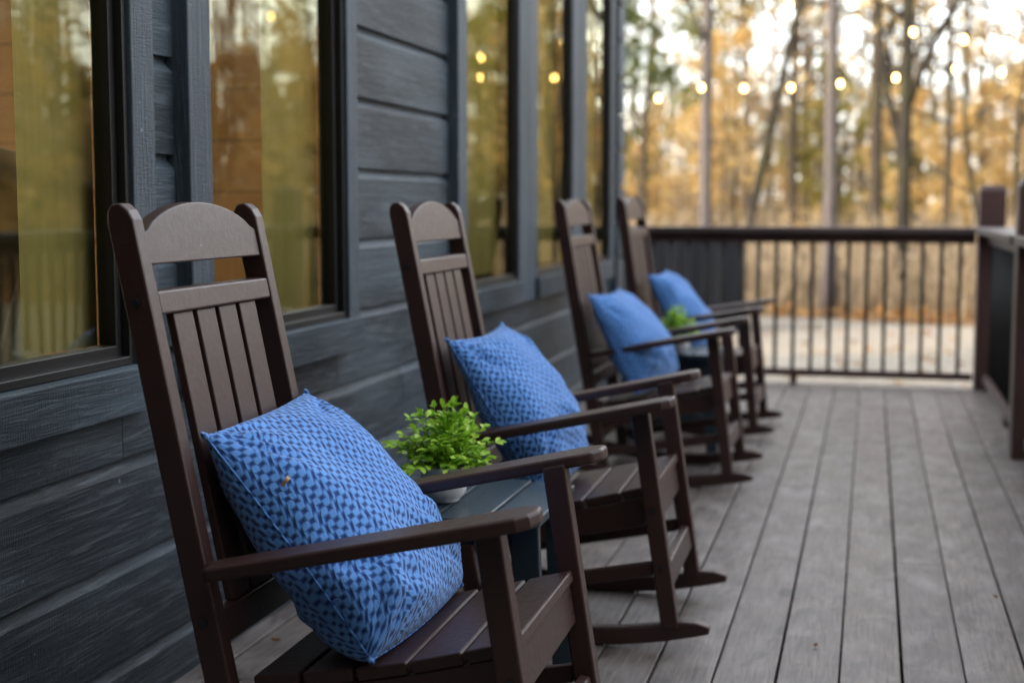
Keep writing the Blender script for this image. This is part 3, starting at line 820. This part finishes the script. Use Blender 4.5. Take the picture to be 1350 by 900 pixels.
# ------------------------------------------------------------------ string lights
def string_light(pts, bulbs, label):
    c = Vector(pts[0]); t = empty('string_light', tuple(c), 0, label, 'string light')
    m = MB(); m.tube([tuple(Vector(p) - c) for p in pts], .007, 6); m.build('wire', M['wire'], t)
    for b in bulbs:
        q = Vector(b) - c
        g = MB(); n = 8
        g.lathe([(.001, -.032), (.012, -.028), (.021, -.014), (.023, 0), (.019, .016), (.012, .036)], 14, tuple(q)); bo = g.build('bulb', M['bulb'], t, smooth=True)
        s = MB(); s.lathe([(.014, .036), (.016, .04), (.016, .075), (.006, .08)], 10, tuple(q)); s.build('socket', M['wire'], bo)
BULB_A = [(-4.2, 18.0, 2.62), (-3.5, 18.0, 2.5), (-2.64, 18.0, 2.41), (-2.099, 18.0, 2.532), (-1.573, 18.0, 2.512), (-1.001, 18.0, 2.51), (-0.411, 18.0, 2.545), (0.24, 18.0, 2.604), (0.929, 18.0, 2.688), (1.45, 18.0, 2.64), (1.93, 18.0, 2.72), (2.4, 18.0, 2.86), (3.0, 18, 3.1), (3.6, 18, 3.4)]
BULB_B = [(-1.5, 16.0, 3.55), (-0.922, 16.0, 3.234), (-0.212, 16.0, 3.05), (0.381, 16.0, 2.912), (0.901, 16.0, 2.818), (1.352, 16.0, 2.767), (2.0, 16.0, 2.9), (2.6, 16.0, 2.98), (3.2, 16.0, 3.1), (3.9, 16, 3.3)]
def strand(bs, left, right):
    ps = [left]
    up = [(b[0], b[1], b[2] + .085) for b in bs]
    ps = [left] + up + [right]
    return ps
string_light(strand(BULB_A, (-6.0, 18.0, 3.3), (5.2, 18.0, 4.2)), BULB_A, 'lower strand of warm glowing bulbs strung level in front of the tree trunks')
string_light(strand(BULB_B, (-3.2, 16.0, 4.4), (4.6, 16.0, 3.6)), BULB_B, 'upper strand of warm bulbs dipping from the top of the photo towards the right')

# ------------------------------------------------------------------ trees
def leaf_cloud(lv, lf, centre, rad, n, size, rr, flat=1.):
    for _ in range(n):
        while True:
            p = Vector((rr.uniform(-1, 1), rr.uniform(-1, 1), rr.uniform(-1, 1)))
            if p.length < 1: break
        p = centre + Vector((p.x * rad, p.y * rad, p.z * rad * flat))
        a = Vector((rr.gauss(0, 1), rr.gauss(0, 1), rr.gauss(0, 1))).normalized(); b = a.orthogonal().normalized()
        s = size * rr.uniform(.6, 1.4); k = len(lv)
        lv.extend([p - a * s, p + b * s * .55, p + a * s, p - b * s * .55]); lf.append((k, k + 1, k + 2, k + 3))
def tree(loc, h, r, lean, seed, bark, leafmat, label, cat='tree', group=None, nlimb=14, leaves=3500, lo=.22, lsize=.075, fork=None, cloud=.75, curve=.25, stems=1):
    rr = random.Random(seed); t = empty('autumn_tree' if leafmat != 'leaf_pine' else 'pine_tree', loc, 0, label, cat, group)
    T = MB(); lv, lf = [], []
    for sidx in range(stems):
        lx, ly = lean; base = Vector((0, 0, -.12))
        if stems > 1: lx += rr.uniform(-.12, .12); ly += rr.uniform(-.1, .1); base += Vector((rr.uniform(-.25, .25), rr.uniform(-.2, .2), 0))
        rad = r * (1 if stems == 1 else rr.uniform(.6, 1))
        spine, rads = [], []
        for k in range(15):
            f = k / 14
            spine.append(base + Vector((lx * h * f + curve * noise.noise((seed, f * 2.2, sidx)) * f ** .5, ly * h * f + curve * noise.noise((seed + 9, f * 2.2, sidx)) * f ** .5, h * f)))
            rads.append(rad * ((1 - f) ** .75 * .9 + .07) * (1 + .5 * math.exp(-f * 40)))
        T.tube([tuple(p) for p in spine], rads, 10)
        def limb(p0, d, L, r0, depth):
            pts = []; q = Vector(p0); dd = Vector(d)
            for k in range(6):
                pts.append(q.copy()); dd = (dd + Vector((rr.gauss(0, .16), rr.gauss(0, .16), rr.gauss(.05, .14)))).normalized(); q = q + dd * (L / 5)
            T.tube([tuple(p) for p in pts], [r0 * (1 - .8 * k / 5) for k in range(6)], 5 if depth else 6)
            if depth < 2:
                for _ in range(3 if depth == 0 else 2):
                    k = rr.randint(2, 5); limb(pts[k], (dd + Vector((rr.gauss(0, .7), rr.gauss(0, .7), rr.gauss(.2, .4)))).normalized(), L * rr.uniform(.4, .65), r0 * .45, depth + 1)
            if depth >= 1 or L < 1:
                for k in (3, 4, 5): tips.append((pts[k].copy(), L))
        tips = []
        for i in range(nlimb):
            f = lo + (1 - lo) * (i + rr.random()) / nlimb; f = min(f, .97)
            k = int(f * 14); p = spine[k].lerp(spine[min(14, k + 1)], f * 14 - k)
            a = rr.uniform(0, 2 * math.pi); e = rr.uniform(.2, .9)
            limb(p, Vector((math.cos(a), math.sin(a), e)).normalized(), h * .26 * (1.15 - f) * rr.uniform(.7, 1.2) + .3, rad * .32 * (1.1 - f) + .006, 0)
        if fork:
            for (zf, dx, dy, L) in fork: 
                k = int(zf / h * 14); limb(spine[k], Vector((dx, dy, 1)).normalized(), L, rads[k] * .7, 0)
        if tips and leaves:
            per = max(1, leaves // stems // len(tips))
            for p, L in tips: leaf_cloud(lv, lf, p, cloud * min(1., .35 + .3 * L) * rr.uniform(.5, 1.1), int(per * rr.uniform(.2, 1.8)), lsize, rr, .7)
    T.build('trunk', M[bark], t, smooth=True, fast=True)
    if lv: mesh_obj('crown', lv, lf, M[leafmat], t, fast=True)
    return t
BX = {'t1': -2.473, 't2': -2.231, 't3': -0.552, 't4': 0.06, 't5': 0.448, 't6': 1.282, 't7': 2.137, 't8': -1.51, 't9': -4.201, 't10': -3.171}
tree((BX['t1'], 22, GZ), 15, .105, (.0, 0), 21, 'bark_grey', 'leaf_tan', 'straight pale grey tree trunk behind the second bulb of the lower strand', nlimb=12, leaves=1300, lo=.26)
tree((BX['t2'], 24, GZ), 12, .085, (.205, .0), 22, 'bark_dark', 'leaf_gold', 'dark slanting tree trunk leaning to the right beyond the railing', nlimb=10, leaves=400, lo=.34)
tree((BX['t3'], 20, GZ), 15, .10, (.004, 0), 23, 'bark_grey', 'leaf_tan', 'straight grey tree trunk standing at the edge of the gravel, one glowing bulb beside it', nlimb=12, leaves=1300, lo=.28)
tree((BX['t4'], 24, GZ), 14, .115, (-.004, 0), 24, 'bark_brown', 'leaf_gold', 'brown mossy tree trunk between the grey trunk and the forked dark one', nlimb=12, leaves=900, lo=.26)
tree((BX['t5'], 22, GZ), 14, .115, (.004, 0), 25, 'bark_dark', 'leaf_gold', 'nearly black forked tree trunk right of the middle of the far railing', nlimb=12, leaves=1300, lo=.24, fork=[(3.0, .32, .05, 4.5), (2.8, -.25, .1, 3.5)])
tree((BX['t6'], 26, GZ), 11, .075, (-.012, 0), 26, 'bark_brown', 'leaf_gold', 'thin brown tree in golden leaf left of the far corner post', nlimb=13, leaves=2000, lo=.2)
tree((BX['t7'], 25, GZ), 11, .075, (.015, 0), 27, 'bark_dark', 'leaf_gold', 'cluster of thin curved stems in golden leaf above the corner post', nlimb=8, leaves=2600, lo=.16, stems=3, curve=.8)
tree((BX['t8'], 29, GZ), 12, .12, (.0, 0), 28, 'bark_brown', 'leaf_olive', 'dim brown tree with olive leaves between the slanting trunk and the grey trunk', nlimb=13, leaves=1000, lo=.2)
tree((BX['t9'], 27, GZ), 7.5, .09, (.0, 0), 29, 'bark_brown', 'leaf_pine', 'small dark green pine beside the house corner', 'pine', nlimb=22, leaves=5200, lo=.15, lsize=.06, cloud=.6)
tree((BX['t10'], 33, GZ), 8, .07, (.03, 0), 30, 'bark_brown', 'leaf_olive', 'yellow green young tree between the pale grey trunk and the slanting trunk', nlimb=16, leaves=2000, lo=.3, lsize=.085)
# golden saplings of the woods behind, copies of four prototypes
protos = []
for k in range(5):
    protos.append(tree((0, 0, GZ), R.uniform(5.2, 7.0), R.uniform(.035, .055), (R.uniform(-.03, .03), 0), 40 + k, 'twig', ['leaf_gold', 'leaf_gold', 'leaf_tan', 'leaf_gold', 'leaf_olive'][k],
                       'slender young tree in golden autumn leaf in the woods behind the big trunks', 'tree', 'young golden trees in the woods', nlimb=15, leaves=4600, lo=.14, lsize=.055, cloud=.8))
rp = random.Random(5); first = [True] * 5
spots = []
for row, (ya, yb, xa, xb, n) in enumerate([(27, 31, -7, 10, 13), (32, 38, -9, 14, 16), (39, 46, -11, 22, 18), (14, 30, 9, 15, 9), (22, 40, -16, -8, 8)]):
    for i in range(n): spots.append((xa + (xb - xa) * (i + rp.uniform(.1, .9)) / n, rp.uniform(ya, yb)))
for i, (x, y) in enumerate(spots):
    k = i % 5
    if first[k]: o = protos[k]; first[k] = False
    else: o = copy_tree(protos[k])
    o.location = (x, y, GZ + max(0, y - 26) * .012); o.rotation_euler = (0, 0, rp.uniform(0, 6.28)); s = rp.uniform(.52, .80) if x < .12 * y else rp.uniform(.65, 1.05); o.scale = (s, s, s)

tall = [tree((0, 0, GZ), 11.5, .085, (rp.uniform(-.03, .03), 0), 70 + k, 'twig', 'leaf_tan' if k else 'leaf_gold', 'tall thin grey tree, nearly bare, rising behind the nearer trunks',
             'tree', 'tall nearly bare trees in the woods', nlimb=48, leaves=4200, lo=.18, lsize=.05, cloud=1.) for k in range(3)]
for i in range(24):
    y = rp.uniform(30, 48); x = y * (-.24 + .54 * (i + rp.random()) / 24)
    o = tall[i] if i < 3 else copy_tree(tall[i % 3])
    o.location = (x, y, GZ + max(0, y - 26) * .012); s = rp.uniform(.8, 1.1); o.scale = (s, s, s); o.rotation_euler = (0, 0, rp.uniform(0, 6.28))

# the far woods read as one mass: trunks and leaf masses beyond counting
def woods(name, cells, seed, dens, mats, label_seed=0):
    rr = random.Random(seed)
    T = MB(); L = {m: ([], []) for m in mats}
    for (x, y, h, sc) in cells:
        gz = GZ + min(1.6, .012 * max(0, y - 26, abs(x) - 14))
        n = int(dens * rr.uniform(.6, 1.4)); m = rr.choice(mats)
        lv, lf = L[m]
        for _ in range(4):
            hh = h * rr.uniform(.1, 1.)
            leaf_cloud(lv, lf, Vector((x + rr.gauss(0, .9), y + rr.gauss(0, .9), gz + hh)), rr.uniform(.5, 1.3), n // 4, sc, rr, .8)
        if rr.random() < .65:
            th = h * rr.uniform(1.3, 2.6); r0 = rr.uniform(.03, .11); lx = rr.gauss(0, .05)
            T.tube([(x, y, gz - .1), (x + lx * th * .5 + rr.gauss(0, .08), y, gz + th * .5), (x + lx * th, y, gz + th)], [r0, r0 * .75, r0 * .2], 6)
            for _ in range(3):
                f = rr.uniform(.3, .9); a = rr.uniform(0, 6.28); l = rr.uniform(.6, 1.8)
                p = Vector((x + lx * th * f, y, gz + th * f)); T.tube([tuple(p), tuple(p + Vector((math.cos(a) * l * .6, math.sin(a) * l * .6, l * .7)))], [r0 * .35, r0 * .08], 4)
    ob = T.build(name, M['twig'], None, fast=True)
    # join the leaf masses into the one object with their own material slots
    me = ob.data; vs = [v.co[:] for v in me.vertices]; fs = [tuple(p.vertices) for p in me.polygons]; mi = [0] * len(fs)
    for k, m in enumerate(mats):
        lv, lf = L[m]; b = len(vs); vs += [tuple(v) for v in lv]; fs += [tuple(i + b for i in f) for f in lf]; mi += [k + 1] * len(lf)
    me2 = bpy.data.meshes.new(name); me2.from_pydata(vs, [], fs); me2.materials.append(M['twig'])
    for m in mats: me2.materials.append(M[m])
    me2.polygons.foreach_set('material_index', mi); ob.data = me2
    tag(ob, kind='stuff'); return ob
rw = random.Random(17)
cells = []
for _ in range(460):
    y = rw.uniform(38, 75); x = rw.uniform(-.42 * y, .75 * y)
    cells.append((x, y, rw.uniform(2.2, 5.2) * (y / 50) * (1 + .25 * max(0, x / y)), .085))
o = woods('far_woods', cells, 1, 210, ['leaf_gold', 'leaf_tan', 'leaf_gold', 'leaf_olive']); tag(o, 'mass of golden and tan autumn woods far beyond the gravel', 'woods')
cells = []
for _ in range(430):
    y = rw.uniform(-8, 40); x = rw.uniform(12, 26); cells.append((x, y, rw.uniform(3.5, 8.5), .13))
for _ in range(80):
    y = rw.uniform(14, 40); x = rw.uniform(-26, -12); cells.append((x, y, rw.uniform(1.5, 3.5), .12))
o = woods('side_woods', cells, 2, 120, ['leaf_gold', 'leaf_olive', 'leaf_tan']); tag(o, 'autumn woods to either side of the house, seen mirrored in the windows', 'woods')
cells = []
for _ in range(230):
    y = rw.uniform(-13, -4.5); x = rw.uniform(-1.4, 14); cells.append((x, y, rw.uniform(6, 12), .25))
o = woods('sky_block_woods', cells, 3, 300, ['leaf_pine']); tag(o, 'unseen tall dense woods added behind the deck to block sky light', 'woods')  # unseen trees added behind the camera to darken the light from there
def brush():
    rr = random.Random(9); lv, lf = [], []
    for _ in range(520):
        y = 20.3 + 20 * rr.random() ** 1.4; x = rr.uniform(-.35 * y, .5 * y)
        hgt = rr.uniform(.25, 1.5); gz = GZ + max(0, y - 26) * .012
        for _ in range(int(rr.uniform(20, 60))):
            p = Vector((x + rr.gauss(0, .45), y + rr.gauss(0, .3), gz)); tip = p + Vector((rr.gauss(0, .25), rr.gauss(0, .2), hgt * rr.uniform(.4, 1.1)))
            w = rr.uniform(.008, .022); k = len(lv)
            lv.extend([p - Vector((w, 0, 0)), p + Vector((w, 0, 0)), tip + Vector((w * .4, 0, 0)), tip - Vector((w * .4, 0, 0))]); lf.append((k, k + 1, k + 2, k + 3))
        leaf_cloud(lv, lf, Vector((x, y, gz + hgt * .7)), .6, 22, .07, rr, .7)
    o = mesh_obj('undergrowth', lv, lf, M['leaf_tan'], fast=True); tag(o, 'dry tan undergrowth between the trunks at the edge of the gravel', 'undergrowth', kind='stuff')
    lv, lf = [], []
    for _ in range(5000):
        y = 19.0 + 9 * rr.random() ** 1.6; x = rr.uniform(-8, 12)
        far = 19.6 - 1.0 * math.exp(-((x - .9) / .9) ** 2)
        if y < far - .3: continue
        a = rr.uniform(0, 6.28); s = rr.uniform(.04, .09); z = GZ + .02 + rr.random() * .08; k = len(lv); c, d = math.cos(a) * s, math.sin(a) * s; q = rr.uniform(-.05, .07)
        lv.extend([(x - c, y - d, z), (x + d * .6, y - c * .6, z + q), (x + c, y + d, z), (x - d * .6, y + c * .6, z + q)]); lf.append((k, k + 1, k + 2, k + 3))
    for _ in range(420):
        y = rr.uniform(9.1, 19); x = rr.uniform(-4, 6); a = rr.uniform(0, 6.28); s = rr.uniform(.03, .06); z = GZ + .015; k = len(lv); c, d = math.cos(a) * s, math.sin(a) * s
        lv.extend([(x - c, y - d, z), (x + d * .6, y - c * .6, z + .02), (x + c, y + d, z), (x - d * .6, y + c * .6, z + .03)]); lf.append((k, k + 1, k + 2, k + 3))
    o = mesh_obj('fallen_leaves', lv, lf, M['leaf_litter'], fast=True); tag(o, 'rusty fallen leaves along the edge of the gravel', 'leaves', kind='stuff')
brush()

rs = random.Random(21)
for (x, y) in [(-.111, 3.53), (-.05, 4.77), (-1.43, 3.24), (.36, 4.1), (.05, 7.3)]:
    v, f = [], []; L = rs.uniform(.006, .013); W = L * rs.uniform(.25, .5)
    for k in range(5):
        a = k / 4; wv = W * math.sin(math.pi * (.08 + .84 * a))
        for sg in (-1, 0, 1): v.append(((a - .5) * 2 * L, sg * wv, .003 + .006 * abs(sg) + .006 * (a - .5) ** 2))
    for k in range(4):
        for q in range(2): b = k * 3 + q; f.append((b, b + 1, b + 4, b + 3))
    o = mesh_obj('fallen_leaf', v, f, M['leaf_litter'], fast=True); o.location = (x, y, .0015); o.rotation_euler = (0, 0, rs.uniform(0, 6.28))
    tag(o, 'tiny dry leaf scrap lying on the grey deck boards', 'leaf', 'dry leaf scraps scattered on the deck')

# ------------------------------------------------------------------ light and camera
SUN_EL, SUN_DIR = math.radians(16), Vector((-.80, -.60, 0)).normalized()
w = bpy.data.worlds.new('World'); SC.world = w; w.use_nodes = True
nt = w.node_tree; nt.nodes.clear()
sky = nt.nodes.new('ShaderNodeTexSky'); sky.sky_type = 'NISHITA'; sky.sun_disc = False; sky.sun_elevation = SUN_EL
sky.sun_rotation = math.atan2(SUN_DIR.x, SUN_DIR.y); sky.altitude = 200; sky.air_density = 1.0; sky.dust_density = 1.2; sky.ozone_density = 1.2
bg = nt.nodes.new('ShaderNodeBackground'); bg.inputs[1].default_value = 1.22
wo = nt.nodes.new('ShaderNodeOutputWorld'); hs = nt.nodes.new('ShaderNodeHueSaturation'); hs.inputs['Saturation'].default_value = .26
nt.links.new(sky.outputs[0], hs.inputs['Color']); nt.links.new(hs.outputs[0], bg.inputs[0]); nt.links.new(bg.outputs[0], wo.inputs[0])
sl = bpy.data.lights.new('sun', 'SUN'); sl.energy = 4.2; sl.angle = math.radians(2.); sl.color = (1, .74, .46)
so = bpy.data.objects.new('sun', sl); link(so)
d = Vector((SUN_DIR.x * math.cos(SUN_EL), SUN_DIR.y * math.cos(SUN_EL), math.sin(SUN_EL)))
so.rotation_euler = d.to_track_quat('Z', 'Y').to_euler(); so.location = (0, 0, 12)

cam = bpy.data.cameras.new('camera'); co = bpy.data.objects.new('camera', cam); link(co); SC.camera = co
pitch = math.radians(5.544); yaw = math.radians(14.152)
co.location = (0, 0, 1.10); co.rotation_euler = (math.pi / 2 - pitch, 0, yaw)
cam.sensor_width = 36; cam.lens = 50; cam.clip_start = .05; cam.clip_end = 1500
cam.dof.use_dof = True; cam.dof.focus_distance = 2.60; cam.dof.aperture_fstop = 2.5; cam.dof.aperture_blades = 9
SC.view_settings.view_transform = 'Standard'; SC.view_settings.look = 'None'; SC.view_settings.exposure = 0; SC.view_settings.gamma = 1
SC.cycles.max_bounces = 8; SC.cycles.transparent_max_bounces = 12; SC.cycles.use_denoising = True
SC.cycles.sample_clamp_indirect = 6
